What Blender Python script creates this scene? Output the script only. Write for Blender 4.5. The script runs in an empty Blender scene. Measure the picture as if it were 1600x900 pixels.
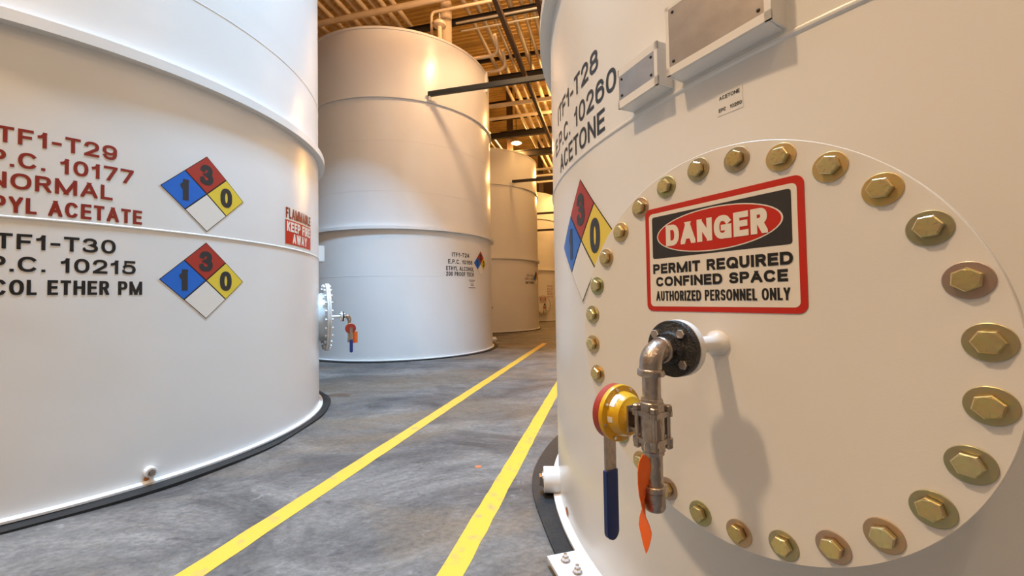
import bpy, bmesh, math, random
from mathutils import Vector, Matrix
PI = math.pi
random.seed(7)
scene = bpy.context.scene
col = scene.collection

# ------------------------------------------------------------------ camera
CAMH = 1.0589
cd = bpy.data.cameras.new('camera'); cam = bpy.data.objects.new('camera', cd); col.objects.link(cam)
cd.sensor_width = 36; cd.lens = 14.295; cd.clip_start = .02; cd.clip_end = 200
pit, rol = .02648, -.01683
_P = Matrix(((1, 0, 0), (0, math.cos(pit), math.sin(pit)), (0, -math.sin(pit), math.cos(pit))))
_Q = Matrix(((math.cos(rol), 0, math.sin(rol)), (0, 1, 0), (-math.sin(rol), 0, math.cos(rol))))
_M = _Q @ _P
cam.matrix_world = Matrix.Translation((0, 0, CAMH)) @ Matrix((_M[0], _M[2], -_M[1])).transposed().to_4x4()
scene.camera = cam

# ------------------------------------------------------------------ world, daylight, exposure
w = bpy.data.worlds.new('world'); scene.world = w; w.use_nodes = True
w.node_tree.nodes['Background'].inputs[0].default_value = (.62, .78, 1, 1)
w.node_tree.nodes['Background'].inputs[1].default_value = .6
scene.view_settings.view_transform = 'Standard'; scene.view_settings.look = 'None'
scene.view_settings.gamma = 1; scene.view_settings.use_curve_mapping = False
scene.view_settings.exposure = 0.12
# aisle frame: T runs along the aisle, S to its right
T = Vector((.2393, .9709, 0)); S = Vector((.9709, -.2393, 0))
def st(s, t, z): return S * s + T * t + Vector((0, 0, z))
def area(name, loc, target, sx, sy, power, colr):
    l = bpy.data.lights.new(name, 'AREA'); l.shape = 'RECTANGLE'; l.size = sx; l.size_y = sy
    l.energy = power; l.color = colr
    o = bpy.data.objects.new(name, l); col.objects.link(o); o.location = loc
    o.rotation_euler = (Vector(target) - Vector(loc)).to_track_quat('-Z', 'Y').to_euler()
    return o
# cool daylight for an unseen skylight over the near end of the aisle
area('skylight_daylight', st(-.8, 2.7, 10.05), st(-.8, 2.7, 0), 1.2, 1.5, 1620, (.37, .68, 1)).rotation_euler = (0, 0, math.atan2(S.y, S.x))
# (s, t, z, watts, colour) of the hanging high-bay lamps, built further down
WARM = (1, .52, .16); KEY = (1, .70, .42)
LAMPS = [(-3.35, -1.2, 7.4, 980, KEY), (2.6, -3.2, 6.9, 70, KEY), (-1.0, -3.8, 6.9, 170, KEY), (-1.18, 5.8, 6.82, 430, (1, .60, .30)), (-.95, 12.4, 6.9, 270, (1, .55, .19)),  # the two weak lamps behind the camera are added fill for the shadows
         (-3.75, 16.4, 7.55, 260, WARM), (-1.19, 18.0, 6.82, 720, WARM), (-1.42, 22.6, 6.9, 500, WARM)]

# ------------------------------------------------------------------ materials
def newmat(name):
    m = bpy.data.materials.new(name); m.use_nodes = True
    nt = m.node_tree; return m, nt, nt.nodes['Principled BSDF']
def plain(name, c, rough=.5, metal=0., bump=0., bscale=40., var=0., vscale=6., coat=0., emit=None, es=0):
    m, nt, b = newmat(name)
    b.inputs['Base Color'].default_value = (*c, 1); b.inputs['Roughness'].default_value = rough
    b.inputs['Metallic'].default_value = metal; b.inputs['Coat Weight'].default_value = coat
    tc = nt.nodes.new('ShaderNodeTexCoord')
    if var:
        n = nt.nodes.new('ShaderNodeTexNoise'); n.inputs['Scale'].default_value = vscale; n.inputs['Detail'].default_value = 6
        nt.links.new(tc.outputs['Object'], n.inputs['Vector'])
        mx = nt.nodes.new('ShaderNodeMix'); mx.data_type = 'RGBA'
        mx.inputs[6].default_value = (*[max(0, x * (1 - var)) for x in c], 1); mx.inputs[7].default_value = (*[min(1, x * (1 + var)) for x in c], 1)
        nt.links.new(n.outputs['Fac'], mx.inputs[0]); nt.links.new(mx.outputs[2], b.inputs['Base Color'])
    if bump:
        n2 = nt.nodes.new('ShaderNodeTexNoise'); n2.inputs['Scale'].default_value = bscale; n2.inputs['Detail'].default_value = 4
        nt.links.new(tc.outputs['Object'], n2.inputs['Vector'])
        bp = nt.nodes.new('ShaderNodeBump'); bp.inputs['Strength'].default_value = bump; bp.inputs['Distance'].default_value = .01
        nt.links.new(n2.outputs['Fac'], bp.inputs['Height']); nt.links.new(bp.outputs[0], b.inputs['Normal'])
    if emit:
        b.inputs['Emission Color'].default_value = (*emit, 1); b.inputs['Emission Strength'].default_value = es
    return m
def tank_paint(name, c, rough):
    m, nt, b = newmat(name); L = nt.links
    tc = nt.nodes.new('ShaderNodeTexCoord')
    n = nt.nodes.new('ShaderNodeTexNoise'); n.inputs['Scale'].default_value = .9; n.inputs['Detail'].default_value = 5
    L.new(tc.outputs['Object'], n.inputs['Vector'])
    r = nt.nodes.new('ShaderNodeValToRGB'); r.color_ramp.elements[0].position = .3; r.color_ramp.elements[1].position = .7
    r.color_ramp.elements[0].color = (*[x * .95 for x in c], 1); r.color_ramp.elements[1].color = (*c, 1)
    L.new(n.outputs['Fac'], r.inputs[0])
    # sparse small scuffs
    mp = nt.nodes.new('ShaderNodeMapping'); mp.inputs['Scale'].default_value = (7, 7, 16); L.new(tc.outputs['Object'], mp.inputs[0])
    n3 = nt.nodes.new('ShaderNodeTexNoise'); n3.inputs['Scale'].default_value = 1.0; n3.inputs['Detail'].default_value = 3; L.new(mp.outputs[0], n3.inputs['Vector'])
    r3 = nt.nodes.new('ShaderNodeValToRGB'); r3.color_ramp.elements[0].position = .79; r3.color_ramp.elements[1].position = .83
    r3.color_ramp.elements[0].color = (0, 0, 0, 1); r3.color_ramp.elements[1].color = (.6, .6, .6, 1); L.new(n3.outputs['Fac'], r3.inputs[0])
    mx = nt.nodes.new('ShaderNodeMix'); mx.data_type = 'RGBA'; mx.inputs[7].default_value = (.30, .25, .20, 1)
    L.new(r3.outputs[0], mx.inputs[0]); L.new(r.outputs[0], mx.inputs[6]); L.new(mx.outputs[2], b.inputs['Base Color'])
    b.inputs['Roughness'].default_value = rough
    n2 = nt.nodes.new('ShaderNodeTexNoise'); n2.inputs['Scale'].default_value = 2.2; n2.inputs['Detail'].default_value = 2
    L.new(tc.outputs['Object'], n2.inputs['Vector'])
    n4 = nt.nodes.new('ShaderNodeTexNoise'); n4.inputs['Scale'].default_value = 260; L.new(tc.outputs['Object'], n4.inputs['Vector'])
    b1 = nt.nodes.new('ShaderNodeBump'); b1.inputs['Strength'].default_value = .25; b1.inputs['Distance'].default_value = .02; L.new(n2.outputs['Fac'], b1.inputs['Height'])
    b2 = nt.nodes.new('ShaderNodeBump'); b2.inputs['Strength'].default_value = .06; b2.inputs['Distance'].default_value = .002
    L.new(n4.outputs['Fac'], b2.inputs['Height']); L.new(b1.outputs[0], b2.inputs['Normal']); L.new(b2.outputs[0], b.inputs['Normal'])
    return m
def concrete():
    m, nt, b = newmat('concrete'); L = nt.links
    tc = nt.nodes.new('ShaderNodeTexCoord')
    mp = nt.nodes.new('ShaderNodeMapping'); mp.inputs['Rotation'].default_value = (0, 0, -1.1); mp.inputs['Scale'].default_value = (.85, 1.45, 1)
    L.new(tc.outputs['Object'], mp.inputs[0])
    def noise(sc, det, rough, dist=0, src=mp):
        n = nt.nodes.new('ShaderNodeTexNoise'); n.inputs['Scale'].default_value = sc; n.inputs['Detail'].default_value = det
        n.inputs['Roughness'].default_value = rough; n.inputs['Distortion'].default_value = dist
        L.new(src.outputs[0], n.inputs['Vector']); return n
    def ramp(n, *stops):
        r = nt.nodes.new('ShaderNodeValToRGB'); e = r.color_ramp.elements
        while len(e) < len(stops): e.new(.5)
        for k, (p, c) in zip(e, stops): k.position = p; k.color = (*c, 1)
        L.new(n.outputs['Fac'], r.inputs[0]); return r
    def mix(f, a, c, mode='MIX'):
        x = nt.nodes.new('ShaderNodeMix'); x.data_type = 'RGBA'; x.blend_type = mode
        if hasattr(f, 'outputs'): L.new(f.outputs[0], x.inputs[0])
        else: x.inputs[0].default_value = f
        for i, q in ((6, a), (7, c)):
            if isinstance(q, tuple): x.inputs[i].default_value = (*q, 1)
            else: L.new(q.outputs[2] if q.bl_idname == 'ShaderNodeMix' else q.outputs[0], x.inputs[i])
        return x
    base = ramp(noise(1.1, 14, .72, 1.0), (.34, (.050, .046, .047)), (.5, (.120, .113, .110)), (.66, (.225, .212, .200)))
    brown = ramp(noise(.5, 8, .65, .8), (.46, (0, 0, 0)), (.62, (.75, .75, .75)))
    c1 = mix(brown, base, (.17, .125, .082))
    dark = ramp(noise(3.0, 12, .76, 1.6), (.57, (0, 0, 0)), (.66, (.75, .75, .75)))
    c2 = mix(dark, c1, (.045, .040, .042))
    pale = ramp(noise(4.2, 12, .78, 1.3), (.59, (0, 0, 0)), (.70, (.7, .7, .7)))
    c3 = mix(pale, c2, (.30, .29, .285))
    fine = ramp(noise(30, 10, .8), (.32, (.55, .55, .55)), (.68, (1.4, 1.4, 1.4)))
    c4 = mix(1.0, c3, fine, 'MULTIPLY')
    L.new(c4.outputs[2], b.inputs['Base Color'])
    rr = ramp(noise(2.2, 8, .7), (.3, (.42, .42, .42)), (.7, (.75, .75, .75))); L.new(rr.outputs[0], b.inputs['Roughness'])
    bp = nt.nodes.new('ShaderNodeBump'); bp.inputs['Strength'].default_value = .25; bp.inputs['Distance'].default_value = .008
    L.new(noise(30, 8, .7).outputs['Fac'], bp.inputs['Height']); L.new(bp.outputs[0], b.inputs['Normal'])
    return m
def stripe_paint():
    m, nt, b = newmat('yellow_floor_paint'); L = nt.links
    tc = nt.nodes.new('ShaderNodeTexCoord')
    n = nt.nodes.new('ShaderNodeTexNoise'); n.inputs['Scale'].default_value = 14; n.inputs['Detail'].default_value = 8; L.new(tc.outputs['Object'], n.inputs['Vector'])
    r = nt.nodes.new('ShaderNodeValToRGB'); e = r.color_ramp.elements
    e[0].position = .27; e[0].color = (.42, .32, .12, 1); e[1].position = .45; e[1].color = (.72, .44, .045, 1)
    L.new(n.outputs['Fac'], r.inputs[0]); L.new(r.outputs[0], b.inputs['Base Color']); b.inputs['Roughness'].default_value = .45
    n2 = nt.nodes.new('ShaderNodeTexNoise'); n2.inputs['Scale'].default_value = 90; L.new(tc.outputs['Object'], n2.inputs['Vector'])
    bp = nt.nodes.new('ShaderNodeBump'); bp.inputs['Strength'].default_value = .3; bp.inputs['Distance'].default_value = .003
    L.new(n2.outputs['Fac'], bp.inputs['Height']); L.new(bp.outputs[0], b.inputs['Normal'])
    return m
def zinc(name, stops, rough):
    m, nt, b = newmat(name); L = nt.links
    oi = nt.nodes.new('ShaderNodeObjectInfo'); r = nt.nodes.new('ShaderNodeValToRGB'); e = r.color_ramp.elements
    while len(e) < len(stops): e.new(.5)
    for k, (p, c) in zip(e, stops): k.position = p; k.color = (*c, 1)
    L.new(oi.outputs['Random'], r.inputs[0])
    tc = nt.nodes.new('ShaderNodeTexCoord'); n = nt.nodes.new('ShaderNodeTexNoise'); n.inputs['Scale'].default_value = 60; n.inputs['Detail'].default_value = 4
    L.new(tc.outputs['Object'], n.inputs['Vector'])
    mx = nt.nodes.new('ShaderNodeMix'); mx.data_type = 'RGBA'; mx.blend_type = 'MULTIPLY'; mx.inputs[0].default_value = .35
    L.new(r.outputs[0], mx.inputs[6]); L.new(n.outputs['Color'], mx.inputs[7]); L.new(mx.outputs[2], b.inputs['Base Color'])
    b.inputs['Metallic'].default_value = .85; b.inputs['Roughness'].default_value = rough
    return m
MAT = dict(
    white=tank_paint('white_gloss_paint', (.80, .80, .80), .26),
    white2=tank_paint('white_satin_paint', (.80, .79, .78), .34),
    concrete=concrete(), stripe=stripe_paint(),
    rubber=plain('black_rubber', (.012, .012, .013), .6, 0, .3, 60, .5, 9),
    black=plain('black_print', (.012, .012, .014), .4), charcoal=plain('charcoal_print', (.03, .03, .034), .4),
    maroon=plain('maroon_print', (.26, .022, .012), .4), red=plain('sign_red', (.52, .022, .012), .35), nred=plain('diamond_red', (.40, .035, .022), .4),
    blue=plain('diamond_blue', (.01, .14, .62), .35), yellow=plain('diamond_yellow', (.78, .60, .06), .35), signwhite=plain('sign_white', (.80, .77, .72), .35),
    clear=plain('label_film', (.77, .765, .76), .3),
    blackiron=plain('black_flange_paint', (.018, .018, .02), .42, 0, .5, 220, .4, 60),
    steel=plain('stainless_steel', (.47, .41, .37), .30, 1, .25, 90, .35, 40),
    brightsteel=plain('bright_bolt_steel', (.72, .68, .66), .28, 1),
    rawplate=plain('bare_nameplate_steel', (.37, .34, .325), .36, 1, .15, 14, .35, 9),
    actyellow=plain('actuator_yellow', (.72, .40, .008), .3, 0, .15, 60, .15, 20, .4), actred=plain('actuator_red', (.36, .035, .02), .42),
    grip=plain('blue_vinyl_grip', (.012, .035, .18), .45), tag=plain('orange_tag', (.95, .16, .015), .5),
    rust=plain('rust', (.45, .17, .05), .85, 0, .6, 80, .4, 60),
    deck=plain('roof_deck_metal', (.74, .52, .20), .5, .15, 0, 1, .25, 2.5),
    tanpipe=plain('tan_painted_pipe', (.66, .53, .38), .4, 0, 0, 1, .25, 3), darksteel=plain('dark_steel', (.028, .022, .02), .5, .2, 0, 1, .4, 4),
    brownsteel=plain('brown_column_paint', (.07, .042, .03), .5, 0, 0, 1, .3, 3), greensteel=plain('dark_green_black_steel', (.016, .022, .024), .5),
    galv=plain('galvanised_pipe', (.62, .58, .50), .35, .6), wall=plain('block_wall_paint', (.34, .26, .18), .8, 0, .3, 6, .12, 1.5),
    lampshell=plain('lamp_aluminium', (.6, .56, .5), .35, .7),
    bolt=zinc('yellow_zinc_bolt', [(0, (.92, .74, .34)), (.5, (.86, .76, .44)), (1, (.80, .62, .28))], .28),
    washer=zinc('yellow_zinc_washer', [(0, (.84, .62, .24)), (.3, (.74, .58, .36)), (.55, (.50, .52, .28)), (.8, (.60, .46, .40)), (1, (.80, .58, .22))], .36),
    spot=plain('orange_floor_paint', (.75, .16, .05), .6),
)

# ------------------------------------------------------------------ mesh helpers
class MB:
    def __init__(s): s.v = []; s.f = []
    def add(s, vs, fs):
        o = len(s.v); s.v += [tuple(p) for p in vs]; s.f += [tuple(i + o for i in f) for f in fs]; return s
    def box(s, c, d, X=(1, 0, 0), Y=(0, 1, 0), Z=(0, 0, 1), ch=0.):
        """box with optional chamfer of the four edges along Z"""
        c = Vector(c); X = Vector(X) * d[0] / 2; Y = Vector(Y) * d[1] / 2; Z = Vector(Z) * d[2] / 2
        if ch:
            a, b = 1 - 2 * ch / d[0], 1 - 2 * ch / d[1]
            q = [(a, -1), (1, -b), (1, b), (a, 1), (-a, 1), (-1, b), (-1, -b), (-a, -1)]
        else: q = [(-1, -1), (1, -1), (1, 1), (-1, 1)]
        n = len(q)
        vs = [c + X * x + Y * y + Z * k for k in (-1, 1) for x, y in q]
        fs = [tuple(range(n - 1, -1, -1)), tuple(range(n, 2 * n))] + [(i, (i + 1) % n, n + (i + 1) % n, n + i) for i in range(n)]
        return s.add(vs, fs)
    def lathe(s, prof, seg=32, o=(0, 0, 0), ax=(0, 0, 1), cap0=True, cap1=True, rot=0., closed=False):
        """prof: (radius, height) list, turned about ax through o"""
        o = Vector(o); ax = Vector(ax).normalized(); a = ax.orthogonal().normalized() if abs(ax.z) < .999 else Vector((1, 0, 0)); b = ax.cross(a)
        vs = [o + ax * h + (a * math.cos(2 * PI * k / seg + rot) + b * math.sin(2 * PI * k / seg + rot)) * r for r, h in prof for k in range(seg)]
        m = len(prof); fs = []
        for i in range(m if closed else m - 1):
            j = (i + 1) % m
            fs += [(i * seg + k, i * seg + (k + 1) % seg, j * seg + (k + 1) % seg, j * seg + k) for k in range(seg)]
        if not closed:
            if cap0: fs.append(tuple(range(seg - 1, -1, -1)))
            if cap1: fs.append(tuple((m - 1) * seg + k for k in range(seg)))
        return s.add(vs, fs)
    def rod(s, p, q, r, seg=16, r2=None, rot=0.):
        p = Vector(p); q = Vector(q); return s.lathe([(r, 0), (r if r2 is None else r2, (q - p).length)], seg, p, q - p, rot=rot)
    def tube(s, pts, r, seg=14):
        pts = [Vector(p) for p in pts]; n = len(pts); vs = []; up = None
        for i, p in enumerate(pts):
            d = (pts[min(i + 1, n - 1)] - pts[max(i - 1, 0)]).normalized()
            if up is None: up = d.orthogonal().normalized()
            up = (up - d * up.dot(d)).normalized(); sd = d.cross(up)
            vs += [p + (up * math.cos(2 * PI * k / seg) + sd * math.sin(2 * PI * k / seg)) * r for k in range(seg)]
        fs = [(i * seg + k, i * seg + (k + 1) % seg, (i + 1) * seg + (k + 1) % seg, (i + 1) * seg + k) for i in range(n - 1) for k in range(seg)]
        fs += [tuple(range(seg - 1, -1, -1)), tuple((n - 1) * seg + k for k in range(seg))]
        return s.add(vs, fs)
    def mesh(s, name, mat, smooth=True, angle=35):
        me = bpy.data.meshes.new(name); me.from_pydata(s.v, [], s.f); me.update()
        bm = bmesh.new(); bm.from_mesh(me); bmesh.ops.recalc_face_normals(bm, faces=bm.faces); bm.to_mesh(me); bm.free()
        me.materials.append(MAT[mat] if isinstance(mat, str) else mat)
        if smooth: me.shade_smooth(); me.set_sharp_from_angle(angle=math.radians(angle))
        return me
    def build(s, name, mat, parent=None, smooth=True, angle=35): return link(name, s.mesh(name, mat, smooth, angle), parent)
def link(name, me, parent=None, loc=None, mw=None):
    o = bpy.data.objects.new(name, me); col.objects.link(o)
    if parent: o.parent = parent
    if mw is not None: o.matrix_local = mw
    elif loc: o.location = loc
    return o
def empty(name, loc=(0, 0, 0), mw=None):
    o = bpy.data.objects.new(name, None); col.objects.link(o); o.empty_display_size = .2
    if mw is not None: o.matrix_world = mw
    else: o.location = loc
    return o
def tag(o, label=None, cat=None, group=None, kind=None):
    for k, x in (('label', label), ('category', cat), ('group', group), ('kind', kind)):
        if x: o[k] = x
    return o
def frame(o, X, Y, Z):
    m = Matrix((Vector(X), Vector(Y), Vector(Z))).transposed().to_4x4(); m.translation = Vector(o); return m
def arc_pts(c, a, b, r, a0, a1, n=8):
    c = Vector(c); a = Vector(a); b = Vector(b)
    return [c + (a * math.cos(a0 + (a1 - a0) * i / n) + b * math.sin(a0 + (a1 - a0) * i / n)) * r for i in range(n + 1)]

# flat print: 2-D meshes in (x, y) laid onto a cylinder or a plane
def _arc(cx, cy, rx, ry, a0, a1, n=14):
    out = []
    for i in range(n + 1):
        a = math.radians(a0 + (a1 - a0) * i / n); c, q = math.cos(a), math.sin(a)
        out.append((cx + rx * math.copysign(abs(c) ** .86, c), cy + ry * math.copysign(abs(q) ** .86, q)))
    return out
_bowl = lambda x, y0, y1, r: [(0, y1), (x, y1)] + _arc(x, (y0 + y1) / 2, r, (y1 - y0) / 2, 90, -90)[1:-1] + [(x, y0), (0, y0)]
GL = {  # strokes in a unit box; ('c', ...) is a closed loop
    'A': [[(0, 0), (.5, 1)], [(.5, 1), (1, 0)], [(.22, .3), (.78, .3)]], 'B': [[(0, 0), (0, 1)], _bowl(.55, .5, 1, .4), _bowl(.58, 0, .5, .42)],
    'C': [_arc(.5, .5, .5, .5, 42, 318, 24)], 'D': [[(0, 0), (0, 1)], _bowl(.45, 0, 1, .55)], 'E': [[(0, 0), (0, 1)], [(0, 1), (1, 1)], [(0, .52), (.9, .52)], [(0, 0), (1, 0)]],
    'F': [[(0, 0), (0, 1)], [(0, 1), (1, 1)], [(0, .5), (.85, .5)]], 'G': [_arc(.5, .5, .5, .5, 40, 330, 24) + [(1, .45)], [(.6, .46), (1, .46)], [(1, 0), (1, .46)]],
    'H': [[(0, 0), (0, 1)], [(1, 0), (1, 1)], [(0, .52), (1, .52)]], 'I': [[(.5, 0), (.5, 1)]], 'K': [[(0, 0), (0, 1)], [(0, .35), (1, 1)], [(.35, .6), (1, 0)]],
    'L': [[(0, 0), (0, 1)], [(0, 0), (1, 0)]], 'M': [[(0, 0), (0, 1)], [(0, 1), (.5, 0)], [(.5, 0), (1, 1)], [(1, 0), (1, 1)]], 'N': [[(0, 0), (0, 1)], [(0, 1), (1, 0)], [(1, 0), (1, 1)]],
    'O': [('c', _arc(.5, .5, .5, .5, 0, 360, 32)[:-1])], 'P': [[(0, 0), (0, 1)], _bowl(.6, .46, 1, .4)], 'Q': [('c', _arc(.5, .5, .5, .5, 0, 360, 32)[:-1]), [(.6, .28), (1, 0)]],
    'R': [[(0, 0), (0, 1)], _bowl(.58, .48, 1, .38), [(.55, .48), (.97, 0)]], 'S': [_arc(.5, .755, .47, .245, 25, 270, 16) + _arc(.5, .255, .5, .255, 90, -160, 16)[1:]],
    'T': [[(0, 1), (1, 1)], [(.5, 0), (.5, 1)]], 'U': [[(0, 1)] + _arc(.5, .4, .5, .4, 180, 360, 14) + [(1, 1)]], 'V': [[(0, 1), (.5, 0)], [(.5, 0), (1, 1)]],
    'W': [[(0, 1), (.25, 0)], [(.25, 0), (.5, 1)], [(.5, 1), (.75, 0)], [(.75, 0), (1, 1)]], 'Y': [[(0, 1), (.5, .42)], [(1, 1), (.5, .42)], [(.5, 0), (.5, .42)]],
    'Z': [[(0, 1), (1, 1)], [(1, 1), (0, 0)], [(0, 0), (1, 0)]], 'X': [[(0, 0), (1, 1)], [(0, 1), (1, 0)]], '-': [[(0, .42), (1, .42)]], '.': [],
    '0': [('c', _arc(.5, .5, .5, .5, 0, 360, 32)[:-1])], '1': [[(.8, 0), (.8, 1)], [(.0, .74), (.34, .77), (.6, .86), (.8, 1)]],
    '2': [_arc(.5, .71, .48, .29, 172, -38, 16) + [(0, .02)], [(0, 0), (1, 0)]], '3': [_arc(.46, .755, .44, .245, 165, -90, 14) + _arc(.46, .255, .54, .255, 90, -165, 16)[1:]],
    '4': [[(.75, 0), (.75, 1)], [(.75, 1), (0, .3)], [(0, .27), (1, .27)]], '5': [[(.2, 1), (.95, 1)], [(.16, 1), (.06, .48)] + _arc(.46, .33, .54, .33, 140, -158, 16)],
    '6': [('c', _arc(.5, .31, .5, .31, 0, 360, 24)[:-1]), [(0, .31)] + _arc(.5, .56, .5, .44, 180, 28, 14)], '7': [[(0, 1), (1, 1)], [(1, .98), (.3, 0)]],
    '8': [('c', _arc(.5, .765, .42, .235, 0, 360, 22)[:-1]), ('c', _arc(.5, .265, .5, .265, 0, 360, 22)[:-1])],
    '9': [('c', _arc(.5, .69, .5, .31, 0, 360, 24)[:-1]), [(1, .69)] + _arc(.5, .44, .5, .44, 0, -152, 14)]}
GW = dict(M=1.0, W=1.12, O=.86, C=.8, G=.84, Q=.86, D=.78, E=.66, F=.62, L=.6, T=.68, N=.78, H=.78, A=.82, Y=.76, **{'1': .44, '-': .42})
def words2d(body, x0, x1, y0, y1, t=.16, gap=.15):
    """the words of a line as flat stroke lettering filling the box; t = stroke / cap height"""
    h = y1 - y0; A = (x1 - x0) / h; fixed = 0; flex = 0
    for ch in body:
        if ch in 'I.': fixed += t
        else: flex += .34 if ch == ' ' else GW.get(ch, .7)
    flex += gap * (len(body) - 1); k = (A - fixed) / flex
    x = 0; out = []; cur = []
    def stroke(pts, closed, W, ox):
        P = [Vector((ox + t / 2 + a * (W - t), t / 2 + b * (1 - t))) for a, b in pts]; n = len(P)
        if not closed:
            P[0] = P[0] + (P[0] - P[1]).normalized() * t / 2; P[-1] = P[-1] + (P[-1] - P[-2]).normalized() * t / 2
            if n == 2 and abs(P[0].x - P[1].x) > .02 * W and abs(P[0].y - P[1].y) > .15:   # diagonals run long and get cut at the cap lines
                d = (P[1] - P[0]).normalized(); P = [P[0] - d * t * (pts[0][1] in (0, 1)), P[1] + d * t * (pts[1][1] in (0, 1))]
        vs = []
        for i in range(n):
            a = P[i - 1] if (closed or i) else P[i]; b = P[(i + 1) % n] if (closed or i < n - 1) else P[i]
            d1 = (P[i] - a); d2 = (b - P[i]); d1 = d1.normalized() if d1.length > 1e-9 else d2.normalized(); d2 = d2.normalized() if d2.length > 1e-9 else d1
            m = (d1 + d2).normalized(); q = Vector((-m.y, m.x)); L = t / 2 / max(.6, q.dot(Vector((-d1.y, d1.x))))
            vs += [P[i] + q * L, P[i] - q * L]
        bm = bmesh.new(); bv = [bm.verts.new((v.x, v.y, 0)) for v in vs]
        for i in range(n if closed else n - 1):
            j = (i + 1) % n; bm.faces.new((bv[2 * i], bv[2 * i + 1], bv[2 * j + 1], bv[2 * j]))
        for co, no in (((0, 0, 0), (0, -1, 0)), ((0, 1, 0), (0, 1, 0)), ((ox, 0, 0), (-1, 0, 0)), ((ox + W, 0, 0), (1, 0, 0))):
            bmesh.ops.bisect_plane(bm, geom=bm.verts[:] + bm.edges[:] + bm.faces[:], plane_co=co, plane_no=no, clear_outer=True)
        return bm
    for ch in body + ' ':
        if ch == ' ':
            if cur:
                bm = bmesh.new()
                for iq, q in enumerate(cur):
                    for v in q.verts: v.co.z = iq * 4e-5
                    me = bpy.data.meshes.new('q'); q.to_mesh(me); q.free(); bm.from_mesh(me); bpy.data.meshes.remove(me)
                for v in bm.verts: v.co = Vector((x0 + v.co.x * h, y0 + v.co.y * h, v.co.z))
                out.append(bm); cur = []
            x += (.34 + gap) * k; continue
        W = t if ch in 'I.' else GW.get(ch, .7) * k
        if ch == '.': cur.append(poly2d([(x, 0), (x + t, 0), (x + t, t), (x, t)]))
        for sgm in GL[ch]:
            closed = isinstance(sgm, tuple); cur.append(stroke(sgm[1] if closed else sgm, closed, W, x))
        x += W + gap * k
    return out
def poly2d(*loops):
    bm = bmesh.new()
    for lp in loops: bm.faces.new([bm.verts.new((x, y, 0)) for x, y in lp])
    return bm
def ring2d(outer, inner):
    bm = bmesh.new(); a = [bm.verts.new((*p, 0)) for p in outer]; b = [bm.verts.new((*p, 0)) for p in inner]; n = len(a)
    for i in range(n): bm.faces.new((a[i], a[(i + 1) % n], b[(i + 1) % n], b[i]))
    return bm
def rrect(x0, x1, y0, y1, r, n=6):
    return [(cx + r * math.cos(a0 + PI / 2 * i / n), cy + r * math.sin(a0 + PI / 2 * i / n)) for cx, cy, a0 in ((x1 - r, y1 - r, 0), (x0 + r, y1 - r, PI / 2), (x0 + r, y0 + r, PI), (x1 - r, y0 + r, 1.5 * PI)) for i in range(n + 1)]
def on_plane(bm, off):
    for v in bm.verts: v.co.z += off
    return bm
class Cyl:
    def __init__(s, x, y, R): s.x, s.y, s.R = x, y, R
    def p(s, th, z, off=0): return Vector((s.x + (s.R + off) * math.cos(th), s.y + (s.R + off) * math.sin(th), z))
    def nrm(s, th): return Vector((math.cos(th), math.sin(th), 0))
    def tan(s, th): return Vector((-math.sin(th), math.cos(th), 0))
    def wrap(s, bm, off, step=.03):
        """x of bm = arc length (theta * R), y = height; world coordinates out"""
        xs = [v.co.x for v in bm.verts]; x = math.floor(min(xs) / step) * step + step
        while x < max(xs):
            bmesh.ops.bisect_plane(bm, geom=bm.verts[:] + bm.edges[:] + bm.faces[:], plane_co=(x, 0, 0), plane_no=(1, 0, 0)); x += step
        bmesh.ops.triangulate(bm, faces=[f for f in bm.faces if len(f.verts) > 4])
        for v in bm.verts: v.co = s.p(v.co.x / s.R, v.co.y, off + v.co.z)
        return bm
def bm_obj(name, bm, mat, parent=None, inv=None):
    if inv is not None: bm.transform(inv)
    me = bpy.data.meshes.new(name); bm.to_mesh(me); bm.free(); me.materials.append(MAT[mat]); return link(name, me, parent)

# ================================================================== SETTING
def struct(o): o['kind'] = 'structure'; return o
s0, s1, t0, t1, DZ = -9.5, 6.5, -7., 31., 10.15
def slab(name, sa, sb, ta, tb, za, zb, mat):
    return struct(MB().box(st((sa + sb) / 2, (ta + tb) / 2, (za + zb) / 2), (sb - sa, tb - ta, zb - za), S, T).build(name, mat, smooth=False))
floor = slab('floor', s0, s1, t0, t1, -.2, 0, 'concrete')
slab('wall_left', s0 - .2, s0, t0, t1, 0, DZ + .3, 'wall'); slab('wall_right', s1, s1 + .2, t0, t1, 0, DZ + .3, 'wall')
slab('wall_back', s0, s1, t1, t1 + .2, 0, DZ + .3, 'wall')
slab('wall_front', s0, s1, t0 - .2, t0, 0, DZ + .3, 'wall')
# corrugated roof deck, ribs across the aisle
m = MB(); per = .18; n = int((t1 - t0) / per); vs = []; fs = []
prof = [(0, 0), (.055, 0), (.075, .05), (.16, .05)]
for i in range(n):
    for dt, dz in prof:
        vs += [st(s0, t0 + i * per + dt, DZ + dz), st(s1, t0 + i * per + dt, DZ + dz)]
k = len(vs) // 2
fs = [(2 * i, 2 * i + 1, 2 * i + 3, 2 * i + 2) for i in range(k - 1)]
struct(m.add(vs, fs).build('ceiling', 'deck', smooth=False))
# unseen skylight: bare frame just under the solid deck
m = MB()
for ds, dt, ls, lt in ((-.66, 0, .08, 1.7), (.66, 0, .08, 1.7), (0, -.81, 1.24, .08), (0, .81, 1.24, .08)): m.box(st(-.8 + ds, 2.7 + dt, DZ - .02), (ls, lt, .12), S, T)
struct(m.build('window_1', 'wall', smooth=False))
# added unseen sheet under the roof, shading the ethyl alcohol tank's top from skylight
slab('wall_skylight_blocker', s0, s1, 4.92, 4.95, 5.62, DZ, 'wall')
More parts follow.
